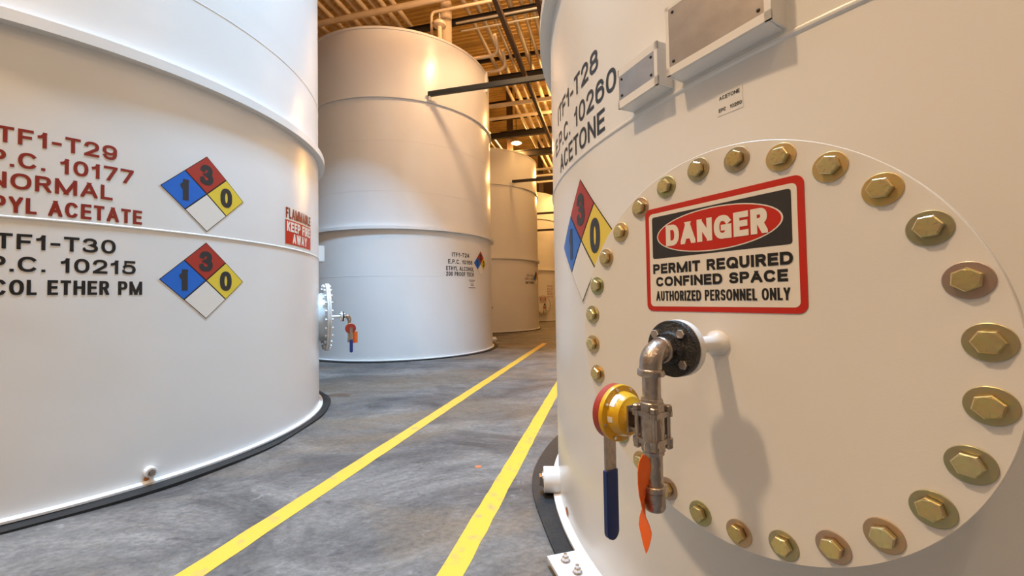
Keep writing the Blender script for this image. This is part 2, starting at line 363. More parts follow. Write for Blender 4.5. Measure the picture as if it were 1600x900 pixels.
# yellow aisle stripes
def stripe(x0_, y0_, x1_, y1_, wd, label):
    a = Vector((x0_, y0_, 0)); b = Vector((x1_, y1_, 0)); d = (b - a).normalized(); q = Vector((-d.y, d.x, 0))
    N = 120; vs = []; L = (b - a).length
    for i in range(N + 1):
        e = [(random.random() - .5) * .006 for _ in range(2)]
        c = a + d * L * i / N
        vs += [c + q * (wd / 2 + e[0]), c - q * (wd / 2 + e[1])]
    vs = [v + Vector((0, 0, .0015)) for v in vs]
    m = MB().add(vs, [(2 * i, 2 * i + 1, 2 * i + 3, 2 * i + 2) for i in range(N)])
    return tag(m.build('floor_stripe', 'stripe', smooth=False), label, 'floor stripe', 'yellow aisle stripes')
stripe(-2.55, -3.4, .75, 9.6, .112, 'long yellow floor stripe, the one nearer the tank marked T30')
stripe(-1.30, -2.8, 1.55, 9.2, .104, 'yellow floor stripe passing close beside the black mat of the acetone tank')
m = MB().lathe([(.022, .001), (.022, .002)], 12); o = m.build('paint_spot', 'spot', floor, False); o.location = (-.232, 2.60, 0); o.scale = (1, .8, 1)

# ================================================================== TANKS
def ring_profile(R, wdt, z0_, z1_): return [(R - .002, z0_), (R + wdt, z0_), (R + wdt, z1_), (R - .002, z1_)]
def weld_profile(R, z, r=.004): return [(R - .002, z - 1.6 * r), (R + r * .8, z - .7 * r), (R + r, z), (R + r * .8, z + .7 * r), (R - .002, z + 1.6 * r)]
def make_tank(x, y, R, label, rings, welds, top, seams=(), group='white storage tanks', chime=.035):
    c = Cyl(x, y, R)
    t = empty('storage_tank', (x, y, 0)); tag(t, label, 'tank', group)
    MB().lathe([(R, .02), (R, 1.2), (R, 3.2), (R, top)], 224, cap0=True, cap1=False).build('shell', 'white', t)
    MB().lathe([(R + .012, top - .03), (R + .012, top + .012), (R * .5, top + .14), (.05, top + .2)], 96).build('roof', 'white2', t)
    for z0_, z1_, wdt in rings: MB().lathe(ring_profile(R, wdt, z0_, z1_), 224, closed=True).build('stiffener_ring', 'white', t)
    for z in welds: MB().lathe(weld_profile(R, z, .006 if 1.5 < z < 2 else .0025), 224, closed=True).build('weld_bead', 'white', t)
    for th, za, zb in seams:
        d = math.radians(th); MB().box((c.R * math.cos(d), c.R * math.sin(d), (za + zb) / 2), (.004, .010, zb - za), (math.cos(d), math.sin(d), 0), (-math.sin(d), math.cos(d), 0)).build('weld_seam', 'white', t)
    MB().lathe([(R - .01, .018), (R + chime, .018), (R + chime, .03), (R + .006, .034), (R - .01, .04)], 160, closed=True).build('base_flange', 'white2', t)
    return t, c
def make_pad(c, label, dr, seed):
    rnd = random.Random(seed); N = 180; ph = [rnd.random() * 6.28 for _ in range(4)]
    def out(a): return c.R + dr + .018 * math.sin(3 * a + ph[0]) + .013 * math.sin(7 * a + ph[1]) + .006 * math.sin(17 * a + ph[2])
    def zz(a): return .016 + .004 * math.sin(9 * a + ph[3])
    vs = []
    for i in range(N):
        a = 2 * PI * i / N
        for r, z in ((c.R - .25, .001), (out(a), .001), (out(a), zz(a)), (c.R - .25, .016)): vs.append((r * math.cos(a), r * math.sin(a), z))
    fs = [(4 * i + k, 4 * ((i + 1) % N) + k, 4 * ((i + 1) % N) + (k + 1) % 4, 4 * i + (k + 1) % 4) for i in range(N) for k in range(4)]
    o = MB().add(vs, fs).build('rubber_mat', 'rubber', None); o.location = (c.x, c.y, 0)
    return tag(o, label, 'mat', 'black mats under the tanks')
RINGS = [(2.319, 2.374, .058), (4.655, 4.70, .035)]
tR, cR = make_tank(2.4097, 2.1032, 2.1749, 'large white acetone tank with a bolted round cover and black T28 lettering', [(2.50, 2.555, .06), (4.75, 4.80, .04)], [1.627], 6.0)
tL, cL = make_tank(-3.75, 3.4336, 1.9122, 'large white tank with maroon T29 and black T30 lettering', [(2.465, 2.525, .06), (4.70, 4.75, .04)], [1.505, 3.036], 6.0)
tM, cM = make_tank(-2.4159, 9.0502, 1.9649, 'white tank marked T24 ethyl alcohol standing behind the T30 tank', RINGS, [1.497, 3.0, 3.9], 5.923)
tF, cF = make_tank(-1.02, 14.556, 1.960, 'third white tank of the left row, tinted amber, behind the ethyl alcohol tank', RINGS, [1.497, 3.0], 5.80)
tG, cG = make_tank(.39, 20.1, 1.960, 'farthest white tank at the end of the aisle, half hidden by the acetone tank', RINGS, [1.497, 3.0], 5.86)
tH, cH = make_tank(3.95, 7.75, 1.960, 'white tank in the right row, standing behind the acetone tank', RINGS, [1.497, 3.0], 5.9)
make_pad(cR, 'black rubber mat showing round the foot of the acetone tank', .125, 2)
make_pad(cL, 'wavy black rubber mat under the tank marked T29 and T30', .112, 5)
make_pad(cM, 'black rubber mat under the ethyl alcohol tank', .10, 8)
make_pad(cF, 'black rubber mat under the third tank of the left row', .06, 9)
make_pad(cG, 'black rubber mat under the farthest tank', .06, 10)

# lettering painted on the shells (parts of their tank)
def letters(tank, c, body, a0, a1, z0_, z1_, mat, t=.18, off=.0012):
    for bm in words2d(body, a0, a1, z0_, z1_, t): bm_obj('lettering', c.wrap(bm, off), mat, tank, Matrix.Translation((-c.x, -c.y, 0)))
for body, a0, a1, z in (('ITF1-T29', -1.690, -1.237, 1.875), ('E.P.C. 10177', -1.778, -1.166, 1.757), ('NORMAL', -1.690, -1.253, 1.648), ('PROPYL ACETATE', -1.835, -1.128, 1.528)):
    letters(tL, cL, body, a0, a1, z, z + .081, 'maroon')
for body, a0, a1, z in (('ITF1-T30', -1.688, -1.239, 1.348), ('E.P.C. 10215', -1.776, -1.154, 1.235), ('GLYCOL ETHER PM', -1.815, -1.125, 1.118)):
    letters(tL, cL, body, a0, a1, z, z + .077, 'black')
for body, a0, a1, z in (('ITF1-T28', -6.695, -6.188, 1.897), ('E.P.C. 10260', -6.775, -6.074, 1.768), ('ACETONE', -6.658, -6.150, 1.654)):
    letters(tR, cR, body, a0, a1, z, z + .082, 'black', .165)
for body, a0, a1, z in (('ITF1-T24', -1.663, -1.232, 1.868), ('E.P.C. 10168', -1.747, -1.138, 1.735), ('ETHYL ALCOHOL', -1.789, -1.100, 1.608), ('200 PROOF TECH', -1.791, -1.100, 1.505)):
    letters(tM, cM, body, a0, a1, z, z + .080, 'black', .19)
for body, a0, a1, z in (('ITF1-T18', -1.35, -.93, 1.77), ('E.P.C. 10205', -1.43, -.86, 1.66), ('AMAP SUPREME T', -1.43, -.84, 1.54)):
    letters(tF, cF, body, a0, a1, z, z + .085, 'black', .17)
for k, body in enumerate(('ITF1-T14', 'E.P.C. 10', 'E.P.C.', 'ITF1-T13', 'E.P.C. 10')):
    letters(tG, cG, body, -1.76, -1.40, 1.56 - .12 * k, 1.64 - .12 * k, 'maroon', .17)

# ------------------------------------------------------------------ four-colour hazard diamonds
def diamond(c, arc, z, label, hd=.25):
    th = arc / c.R
    mw = frame(c.p(th, z), c.tan(th), (0, 0, 1), c.nrm(th)); inv = mw.inverted()   # local: x right, y up, z out
    e = tag(empty('hazard_diamond', mw=mw), label, 'sign', 'hazard diamonds')
    def put(name, bm, mat, off):
        for v in bm.verts: v.co.x += arc; v.co.y += z
        return bm_obj(name, c.wrap(bm, off), mat, e, inv)
    D = lambda cx, cy, h: [(cx, cy - h), (cx + h, cy), (cx, cy + h), (cx - h, cy)]
    put('backing', poly2d(D(0, 0, hd + .008)), 'signwhite', .0012)
    put('border', poly2d(D(0, 0, hd)), 'black', .0020)
    q = hd / 2; h = q - .0055
    for nm, cx, cy, mat, ch in (('red_field', 0, q, 'nred', '3'), ('blue_field', -q, 0, 'blue', '1'), ('yellow_field', q, 0, 'yellow', '0'), ('white_field', 0, -q, 'signwhite', None)):
        f = put(nm, poly2d(D(cx, cy, h)), mat, .0030)
        if ch:
            dw = .040 if ch != '1' else .024
            for w_ in words2d(ch, cx - dw, cx + dw, cy - .066, cy + .066, .235): put('numeral', w_, 'charcoal', .0040).parent = f
    return e
diamond(cL, -.796, 1.782, 'blue, red and yellow 1-3-0 diamond above the weld line on the T30 tank')
diamond(cL, -.799, 1.212, 'blue, red and yellow 1-3-0 diamond below the weld line on the T30 tank')
diamond(cR, -6.362, 1.290, 'foreshortened 1-3-0 hazard diamond left of the bolted cover on the acetone tank')
diamond(cM, -.84, 1.782, 'small dark 1-3-0 hazard diamond right of the ethyl alcohol lettering')
diamond(cF, -.66, 1.76, 'tiny edge-on hazard diamond on the third tank of the left row')

# flammable sign on the T30 tank
def wrapped_sign(name, c, arc, z, label):
    th = arc / c.R; mw = frame(c.p(th, z), c.tan(th), (0, 0, 1), c.nrm(th)); inv = mw.inverted()
    e = tag(empty(name, mw=mw), label, 'sign')
    def put(nm, bm, mat, off):
        for v in bm.verts: v.co.x += arc; v.co.y += z
        return bm_obj(nm, c.wrap(bm, off), mat, e, inv)
    return e, put
e, put = wrapped_sign('flammable_sign', cL, .1, 1.697, 'red and white FLAMMABLE KEEP FIRE AWAY sign on the T30 tank')
R4 = lambda a, b, c_, d: [(a, c_), (b, c_), (b, d), (a, d)]
put('backing', poly2d(R4(-.237, .237, -.157, .157)), 'signwhite', .0012)
put('red_panel', poly2d(R4(-.232, .232, -.154, .045)), 'red', .002)
for w_ in words2d('FLAMMABLE', -.225, .225, .060, .148, 0.19, .11): put('lettering', w_, 'maroon', .003)
for w_ in words2d('KEEP FIRE', -.212, .212, -.048, .034, 0.22, .11): put('lettering', w_, 'signwhite', .003)
for w_ in words2d('AWAY', -.130, .130, -.143, -.061, 0.22, .11): put('lettering', w_, 'signwhite', .003)
# small acetone label, small text label on the T24 tank
e, put = wrapped_sign('product_label', cR, -5.661, 1.536, 'small clear label reading ACETONE EPC 10260 above the bolted cover')
put('film', poly2d(R4(-.032, .032, -.028, .028)), 'clear', .0009)
for w_ in words2d('ACETONE', -.026, .026, .011, .020, 0.17, .11): put('lettering', w_, 'black', .0015)
for w_ in words2d('EPC', -.028, -.009, -.019, -.010, 0.17, .11): put('lettering', w_, 'black', .0015)
for w_ in words2d('10260', .001, .030, -.019, -.010, 0.17, .11): put('lettering', w_, 'black', .0015)
e, put = wrapped_sign('notice_label', cM, -1.16, 1.365, 'small pale notice label below the ethyl alcohol lettering')
put('film', poly2d(R4(-.115, .125, -.09, .085)), 'clear', .001)
for zz, a, b in ((.07, -.1, .1), (.04, -.07, .07), (-.005, -.05, .05), (-.035, -.04, .06), (-.078, -.1, .11)):
    put('print_line', poly2d(R4(a, b, zz - .007, zz + .005)), 'charcoal', .002)

# ------------------------------------------------------------------ bolted manway covers
def hex_bolt(r=.0170, h=.0125, marks=True):
    m = MB().lathe([(r * .97, .002), (r, .003), (r, h - .0015), (r * .9, h)], 6)
    m.lathe([(r * .80, h), (r * .78, h + .0006)], 20)
    if marks:
        for k in range(6):
            a = PI / 3 * k + .3; d = Vector((math.cos(a), math.sin(a), 0))
            m.box(d * r * .56 + Vector((0, 0, h + .0009)), (r * .34, .0011, .0008), d, Vector((-d.y, d.x, 0)))
    return m.mesh('bolt', 'bolt', True, 25)
def flat_washer(ro=.0262, ri=.009, h=.0024): return MB().lathe([(ri, 0), (ro, 0), (ro, h * .8), (ro - .0008, h), (ri, h)], 36, closed=True).mesh('washer', 'washer', True, 25)
BOLT, WASH = hex_bolt(), flat_washer()
PBOLT = MB().lathe([(.016, -.06), (.016, -.045), (.009, -.045), (.009, .004), (.016, .004), (.016, .016)], 6).mesh('bolt', 'white2')
def manway(tank, c, th, z, h, rc, nb, rb, ph, painted=False):
    """cover plate, flange ring and neck; frame: x right, y up, z out; origin at the cover face"""
    n = c.nrm(th); u = c.tan(th)
    mw = frame(c.p(th, z, h), u, (0, 0, 1), n); loc = Matrix.Translation((-c.x, -c.y, 0)) @ mw
    cov = MB().lathe([(rc - .001, -.016), (rc, -.015), (rc, -.0012), (rc - .0012, 0)], 160).mesh('manway_cover', 'white2'); cov = link('manway_cover', cov, tank, mw=loc)
    fl = MB().lathe([(rc - .012, -.036), (rc - .002, -.036), (rc - .002, -.0185), (rc - .012, -.0185)], 128, closed=True)
    link('manway_flange', MB().lathe([(rc - .125, -.036), (rc - .002, -.036), (rc - .002, -.0185), (rc - .125, -.0185)], 128, closed=True).mesh('manway_flange', 'white2'), tank, mw=loc)
    link('gasket', MB().lathe([(rc - .012, -.019), (rc - .012, -.0155)], 96).mesh('gasket', 'rubber'), tank, mw=loc)
    sag = c.R - math.sqrt(c.R ** 2 - (rc * .75) ** 2)
    link('manway_neck', MB().lathe([(rc - .110, -.03), (rc - .110, -h - sag - .01)], 96, cap0=False, cap1=False).mesh('manway_neck', 'white2'), tank, mw=loc)
    for k in range(nb):
        a = ph + 2 * PI * k / nb; p = (rb * math.cos(a), rb * math.sin(a), 0)
        if painted: link('bolt', PBOLT, cov, mw=Matrix.Translation(p))
        else:
            wp = (p[0] + random.uniform(-1, 1) * .001, p[1] + random.uniform(-1, 1) * .001 - .0006, 0)
            link('washer', WASH, cov, mw=Matrix.Translation(wp))
            link('bolt', BOLT, cov, mw=Matrix.Translation((p[0], p[1], .0022)) @ Matrix.Rotation(random.random() * 1.05, 4, 'Z'))
    return mw
thR = math.atan2(-.5295, -.8483)
mwR = manway(tR, cR, thR, .9571, .15, .416, 28, .384, math.radians(56.41))
mwL = manway(tL, cL, math.radians(29.8), .895, .098, .365, 24, .338, .05, True)
mwG = manway(tG, cG, math.radians(-62), .78, .15, .416, 28, .384, 0)

# danger sign on the acetone cover (local frame of the cover)
def cover_sign(mw, label, full=True):
    e = tag(empty('danger_sign', mw=mw @ Matrix.Translation((-.0045, .1922, 0))), label, 'sign')
    o = MB().add([(x, y, z) for z in (0.0002, .0016) for x, y in rrect(-.1765, .1765, -.1265, .1265, .016)],
                 [tuple(range(28, 56))] + [(i, (i + 1) % 28, 28 + (i + 1) % 28, 28 + i) for i in range(28)]).build('backing', 'red', e, False)
    def put(nm, bm, mat, z): return bm_obj(nm, on_plane(bm, z), mat, e)
    put('white_panel', poly2d(rrect(-.165, .165, -.1150, .1135, .010)), 'signwhite', .0019)
    if not full: return e
    put('black_panel', poly2d(rrect(-.1555, .1555, .0015, .1045, .006)), 'charcoal', .0022)
    E = lambda a, b: [(a * math.cos(2 * PI * i / 48), .0535 + b * math.sin(2 * PI * i / 48)) for i in range(48)]
    put('white_ellipse', poly2d(E(.1415, .0475)), 'signwhite', .0025); put('red_ellipse', poly2d(E(.1385, .0450)), 'red', .0028)
    for w_ in words2d('DANGER', -.1155, .1145, .0285, .0785, .25, .09): put('lettering', w_, 'signwhite', .0031)
    for w_ in words2d('PERMIT REQUIRED', -.1555, .1555, -.0355, -.0115, .25, .10): put('lettering', w_, 'black', .0024)
    for w_ in words2d('CONFINED SPACE', -.1475, .1460, -.0665, -.0435, .25, .10): put('lettering', w_, 'black', .0024)
    for w_ in words2d('AUTHORIZED PERSONNEL ONLY', -.1485, .1490, -.1015, -.0780, .175, .11): put('lettering', w_, 'black', .0024)
    return e
cover_sign(mwR, 'red, black and white DANGER permit required sign on the bolted cover')
cover_sign(mwG, 'tiny red danger sign on the cover of the farthest tank')

# ------------------------------------------------------------------ valve assembly (frame of its cover: x right, y up, z out)
def valve(mw, label, group='drain valves'):
    e = tag(empty('drain_valve', mw=mw), label, 'valve', group)
    MB().lathe([(.0275, .0), (.0265, .006), (.0205, .013), (.0172, .018), (.0167, .03), (.0167, .129)], 28).build('neck_pipe', 'white2', e)
    MB().lathe([(.0545, .1265), (.0553, .1275), (.0553, .140), (.0545, .141)], 48).build('rear_flange', 'white2', e)
    f = MB().lathe([(.0535, .1425), (.0545, .1435), (.0545, .155), (.0535, .157), (.036, .157), (.033, .159), (.030, .165), (.022, .165)], 48).build('front_flange', 'blackiron', e)
    MB().lathe([(.046, .140), (.046, .1435)], 40).build('gasket', 'rubber', f)
    for k in range(4):
        a = PI / 4 + PI / 2 * k + .06; p = (.0405 * math.cos(a), .0405 * math.sin(a), 0)
        MB().lathe([(.0088, .157), (.0092, .158), (.0092, .1645), (.0082, .166)], 6, p).lathe([(.0088, .119), (.0088, .127)], 6, p).build('bolt', 'brightsteel', f, True, 25)
    # nipple and elbow
    MB().lathe([(.0185, .163), (.0205, .166), (.0205, .174), (.0185, .177)], 6).lathe([(.0160, .17), (.0160, .19)], 24).build('nipple', 'steel', e)
    zc = .2145
    pts = [(0, 0, .182)] + arc_pts((0, -.026, .1885), (0, 1, 0), (0, 0, 1), .026, 0, PI / 2, 10) + [(0, -.036, zc)]
    m = MB().tube(pts, .0212, 20); m.lathe([(.0236, 0), (.0250, .002), (.0250, .010), (.0236, .012)], 28, (0, 0, .178), (0, 0, 1)); m.lathe([(.0236, 0), (.0250, .002), (.0250, .011), (.0236, .013)], 28, (0, -.032, zc), (0, -1, 0))
    m.build('elbow', 'steel', e)
    MB().rod((0, -.04, zc), (0, -.094, zc), .0167, 24).build('upper_pipe', 'steel', e)
    # three-piece ball valve
    m = MB(); up = (0, -1, 0)
    m.lathe([(.0195, .086), (.0205, .088), (.0205, .092), (.0225, .094), (.0225, .110)], 8, (0, 0, zc), up, rot=PI / 8)
    m.lathe([(.0225, .166), (.0225, .180), (.0205, .182), (.0205, .186), (.0195, .188)], 8, (0, 0, zc), up, rot=PI / 8)
    m.lathe([(.0225, .110), (.0225, .1655)], 24, (0, 0, zc), up)
    m.box((0, -.137, zc), (.034, .030, .034))
    body = m.build('valve_body', 'steel', e)
    for y in (-.113, -.1625):
        q = MB()
        q.box((0, y, zc), (.046, .0095, .030)); q.box((0, y, zc), (.030, .0092, .046))
        for a in (-1, 1):
            for b in (-1, 1): q.lathe([(.0080, -.0048), (.0080, .0048)], 16, (a * .0195, y, zc + b * .0195), (0, 1, 0))
        q.build('end_flange', 'steel', e)
    for a in (-1, 1):
        for b in (-1, 1):
            p = Vector((a * .0195, 0, zc + b * .0195))
            MB().rod(p + Vector((0, -.100, 0)), p + Vector((0, -.176, 0)), .0042, 12).lathe([(.0078, 0), (.0078, .008), (.006, .010)], 6, p + Vector((0, -.1075, 0)), (0, 1, 0)).lathe([(.0078, 0), (.0078, .007), (.005, .0095), (.003, .011)], 6, p + Vector((0, -.1675, 0)), (0, -1, 0)).build('stud', 'steel', body, True, 25)
    MB().rod((0, -.18, zc), (0, -.252, zc), .0167, 24).build('lower_pipe', 'steel', e)
    MB().lathe([(.0205, .243), (.0222, .245), (.0222, .254), (.0205, .256), (.0198, .284), (.017, .289)], 28, (0, 0, zc), up).build('end_cap', 'steel', e)
    # spring-return head on the stem: axis points to -x
    yc = -.131; ax = (-1, 0, 0)
    b = MB()
    b.box((-.029, yc, zc), (.022, .040, .006), ch=.001); b.box((-.040, yc, zc + .0), (.004, .050, .044))
    for q in (-1, 1): b.box((-.032, yc + q * .017, zc), (.024, .005, .034))
    b.build('stem_bracket', 'steel', e)
    act = MB().lathe([(.018, .040), (.020, .043), (.037, .050), (.042, .060), (.044, .072), (.055, .074), (.0562, .076), (.0562, .083), (.055, .084)], 56, (0, yc, zc), ax).build('actuator_housing', 'actyellow', e)
    for k in range(8):
        a = 2 * PI * k / 8 + .3; MB().lathe([(.0032, .070), (.0032, .0755)], 8, (0, yc + .0500 * math.cos(a), zc + .0500 * math.sin(a)), ax).build('screw', 'brightsteel', act)
    for a, wd, mt in ((.62, .26, 'signwhite'), (.95, .12, 'signwhite'), (1.65, .13, 'signwhite')):
        # labels curved round the housing barrel (angle measured from up towards the outside)
        vs = []
        for i in range(7):
            q = a - wd + 2 * wd * i / 6
            for r, h in ((.0424, .0595), (.0444, .0705)): vs.append((-h, yc + r * math.cos(q), zc + r * math.sin(q)))
        MB().add(vs, [(2 * i, 2 * i + 1, 2 * i + 3, 2 * i + 2) for i in range(6)]).build('label', mt, act)
    MB().lathe([(.054, .0845), (.0552, .086), (.0552, .100), (.053, .1025)], 56, (0, yc, zc), ax).build('actuator_cap', 'actred', e)
    MB().lathe([(.006, .102), (.006, .108)], 6, (0, yc, zc), ax).build('cap_screw', 'brightsteel', e)
    hd = MB().box((-.1055, -.195, zc + .004), (.005, .150, .029)).build('handle', 'steel', e, False)
    pr = [(x, y) for x, y in rrect(-.0165, .0165, -.392, -.253, .0155)]
    pr = [(x, y if y < -.32 else -.253) for x, y in pr]
    n_ = len(pr)
    g = MB().add([(-.1055 + dx, y, zc + .004 + x * sc) for dx, sc in ((-.006, .82), (-.0045, 1), (.0045, 1), (.006, .82)) for x, y in pr],
                 [tuple(range(n_)), tuple(range(3 * n_, 4 * n_))] + [(k * n_ + i, k * n_ + (i + 1) % n_, (k + 1) * n_ + (i + 1) % n_, (k + 1) * n_ + i) for k in range(3) for i in range(n_)]).build('grip', 'grip', hd)
    return e
vR = valve(mwR, 'steel drain valve with yellow spring head and blue lever on the acetone tank cover')
def copy_tree(o, parent=None):
    c = o.copy(); col.objects.link(c)
    if parent: c.parent = parent
    for ch in list(o.children): copy_tree(ch, c)
    return c
vL = copy_tree(vR); vL.matrix_world = mwL; vL['label'] = 'small drain valve with red disc and blue lever beside the T30 tank'
vG = copy_tree(vR); vG.matrix_world = mwG; vG['label'] = 'tiny drain valve on the cover of the farthest tank'
thF = math.radians(-80)
vF = copy_tree(vR); vF.matrix_world = frame(cF.p(thF, .80, 0), cF.tan(thF), (0, 0, 1), cF.nrm(thF)); vF['label'] = 'small dark valve low on the third tank, just past the ethyl alcohol tank'

# orange tags: twisted ribbon on the near valve, flat one on the far valve
def ribbon(name, pts, mat, parent=None, th=.0006):
    """pts: (centre, half-width vector)"""
    vs = []; n = len(pts)
    for c, hv in pts:
        c = Vector(c); hv = Vector(hv); d = Vector((0, -1, 0)); nn = hv.cross(d).normalized() * th
        vs += [c - hv + nn, c + hv + nn, c + hv - nn, c - hv - nn]
    fs = [(4 * i + k, 4 * i + (k + 1) % 4, 4 * i + 4 + (k + 1) % 4, 4 * i + 4 + k) for i in range(n - 1) for k in range(4)] + [(3, 2, 1, 0), (4 * n - 4, 4 * n - 3, 4 * n - 2, 4 * n - 1)]
    return MB().add(vs, fs).build(name, mat, parent)
eT = tag(empty('orange_tag', mw=mwR @ Matrix.Translation((.005, -.18, .246))), 'twisted orange paper tag hanging from the acetone tank valve', 'tag', 'orange valve tags')
pts = []
for y, hw, ang, dx in ((-.002, .003, 100, 0), (-.012, .012, 98, .001), (-.03, .0155, 95, .0), (-.05, .0155, 88, -.002), (-.07, .0155, 74, -.004), (-.09, .0155, 58, -.004), (-.106, .0155, 40, -.003), (-.12, .0155, 18, -.002), (-.133, .0155, 6, -.001), (-.146, .0115, 2, 0), (-.163, .006, 0, 0), (-.176, .0006, 0, 0)):
    a = math.radians(ang); pts.append(((dx, y, 0), Vector((math.cos(a), 0, math.sin(a))) * hw))
ribbon('tag_strip', pts, 'tag', eT)
MB().tube([(-.004, .024, -.014), (-.002, .012, -.004), (.001, .002, -.001), (0, -.012, 0)], .0007, 6).build('wire', 'galv', eT)
eT2 = tag(empty('orange_tag', mw=mwL @ Matrix.Translation((-.05, -.17, .262))), 'flat orange tag hanging beside the small red and blue valve', 'tag', 'orange valve tags')
ribbon('tag_strip', [((0, y, .006), Vector((.15, 0, 1)) * .026) for y in (0, -.06, -.125)], 'tag', eT2)
MB().tube([(.03, .03, -.03), (.01, .01, 0), (0, -.004, .006)], .001, 6).build('wire', 'galv', eT2)

# ------------------------------------------------------------------ nameplate brackets, couplings, anchor plate
def nameplate(tank, c, tha, thb, z0_, z1_, off, fw, label, fitrim=.012, steel='rawplate'):
    a, b = math.radians(tha), math.radians(thb); mid = (a + b) / 2
    inv = Matrix.Translation((-c.x, -c.y, 0))
    X = c.tan(mid); N = c.nrm(mid); zc = (z0_ + z1_) / 2; W = 2 * c.R * math.sin((b - a) / 2) * 1.02; Hh = z1_ - z0_
    mw = inv @ frame(c.p(mid, zc), X, (0, 0, 1), N)
    m = MB(); q = .006
    for x, y, dx, dy in ((-W / 2 + fw[0] / 2, 0, fw[0], Hh), (W / 2 - fw[1] / 2, 0, fw[1], Hh), (0, Hh / 2 - fw[2] / 2, W, fw[2]), (0, -Hh / 2 + fw[3] / 2, W, fw[3])):
        m.box((x, y, off - q / 2), (dx, dy, q))
    m.box((0, 0, off - .009), (W - .004, Hh - .004, .004))
    br = link('nameplate_bracket', m.mesh('nameplate_bracket', 'white2', False), tank, mw=mw)
    br['label'] = label
    m = MB()
    for x in (-W / 2 + .004, W / 2 - .004): m.box((x, 0, off / 2 - .015), (.006, Hh, off + .02))
    for y in (-Hh / 2 + .003, Hh / 2 - .003): m.box((0, y, off / 2 - .015), (W - .012, .006, off + .02))
    link('standoff', m.mesh('standoff', 'white2', False), br)
    link('plate', MB().box(((fw[0] - fw[1]) / 2, (fw[3] - fw[2]) / 2, off - .0035), (W - fw[0] - fw[1] + .004, Hh - fw[2] - fw[3] + .004, .006)).mesh('plate', steel, False), br)
    for x in (-W / 2 + fw[0] + .012, W / 2 - fw[1] - .012):
        for y in (-Hh / 2 + fw[3] + .012, Hh / 2 - fw[2] - .012):
            link('rivet', MB().lathe([(.0042, 0), (.0035, .002), (.001, .003)], 10).mesh('rivet', 'darksteel'), br, loc=(x, y, off - .0005))
nameplate(tR, cR, -157.75, -153.45, 1.645, 1.766, .058, (.006, .012, .022, .024), 'small steel plate in a white bracket')
nameplate(tR, cR, -152.55, -145.75, 1.643, 1.828, .062, (.010, .014, .010, .020), 'large steel plate in a white bracket')
nameplate(tL, cL, 29.5, 35.3, 1.50, 1.67, .06, (.012, .012, .014, .018), 'white bracket at the edge of the tank')
def coupling(tank, c, thd, z, r, ln, plug):
    th = math.radians(thd); mw = Matrix.Translation((-c.x, -c.y, 0)) @ frame(c.p(th, z), c.tan(th), (0, 0, 1), c.nrm(th))
    o = link('drain_coupling', MB().lathe([(r * .96, -.03), (r, -.02), (r, ln - .003), (r * .94, ln)], 32).mesh('drain_coupling', 'white2'), tank, mw=mw)
    link('plug', MB().lathe([(r * .62, ln - .002), (r * .62, ln + .006)], 24).box((0, 0, ln + .012), (r * .7, r * .7, .02)).mesh('plug', plug, True, 30), o)
coupling(tR, cR, 177.2, .085, .066, .085, 'steel'); coupling(tL, cL, -32.6, .088, .029, .04, 'steel'); coupling(tM, cM, 3, .16, .05, .075, 'white2')
def rust(tank, c, arc, z0_, z1_, hw):
    pts = [(arc + hw * (.8 + .25 * random.random()) * math.cos(a), (z0_ + z1_) / 2 + (z1_ - z0_) / 2 * (.8 + .25 * random.random()) * math.sin(a)) for a in [2 * PI * i / 12 for i in range(12)]]
    bm_obj('rust_patch', c.wrap(poly2d(pts), .0015), 'rust', tank, Matrix.Translation((-c.x, -c.y, 0)))
rust(tL, cL, -1.10, .035, .062, .016); rust(tR, cR, math.radians(-175.6) * cR.R, .036, .075, .03)
# anchor plate with nuts at the foot of the acetone tank
th = math.radians(-164.6); P = cR.p(th, .0, .085)
ap = link('anchor_plate', MB().box((0, 0, .031), (.14, .32, .014)).mesh('anchor_plate', 'white2', False), tR, mw=Matrix.Translation((-cR.x, -cR.y, 0)) @ frame(P, cR.nrm(th), cR.tan(th), (0, 0, 1)))
for x, y in ((.012, -.11), (-.004, -.035), (.012, .1)):
    link('nut', MB().lathe([(.019, .038), (.019, .040)], 24).lathe([(.0145, .040), (.0145, .053), (.012, .055)], 6).lathe([(.0075, .05), (.0075, .066)], 12).mesh('nut', 'brightsteel', True, 25), ap, loc=(x, y, 0))

# ================================================================== OVERHEAD
AISLE = Matrix((S, T, Vector((0, 0, 1)))).transposed().to_4x4()      # local (s, t, z) -> world
def turn(o):
    """store the mesh of a world-built object in the aisle's own axes"""
    o.data.transform(AISLE.inverted()); o.matrix_world = AISLE; return o
# row of rack pipes along the aisle (group), cross members, columns
def rack_pipe(s, ta, tb, z, r, mat='tanpipe', drop=0., label=None, group='overhead rack pipes'):
    pts = [st(s, ta, z)]
    if drop:
        pts += arc_pts(st(s, tb, z - .12), T, Vector((0, 0, 1)), .12, PI / 2, 0, 6) + [st(s, tb + .12, z - .12 - drop)]
    else: pts.append(st(s, tb, z))
    o = turn(MB().tube(pts, r, 14).build('rack_pipe', mat))
    return tag(o, label, 'pipe', group)
LZ = 7.36
ORD = 'first second third fourth fifth sixth seventh eighth ninth tenth eleventh twelfth thirteenth'.split()
for k in range(12):
    rack_pipe(-6.75 + k * .215, 5.6, 8.45 + .05 * (k % 3), LZ + .03 * (k % 2), .058, drop=.5,
              label=ORD[11 - k] + ' from the right of the tan rack pipes turning down above the ethyl alcohol tank')
for k in range(13):
    rack_pipe(-2.92 + k * .232, 5.6, 30, LZ + .04 * (k % 3), (.05, .062, .045)[k % 3],
              label=ORD[k] + ' from the left of the tan pipes running along the aisle ceiling')
for k in range(4):
    rack_pipe(-5.1 + k * .24, 13.2, 30, LZ, .045, 'galv', label=ORD[3 - k] + ' from the right of the bright pipes left of the brown column', group='far overhead pipes')
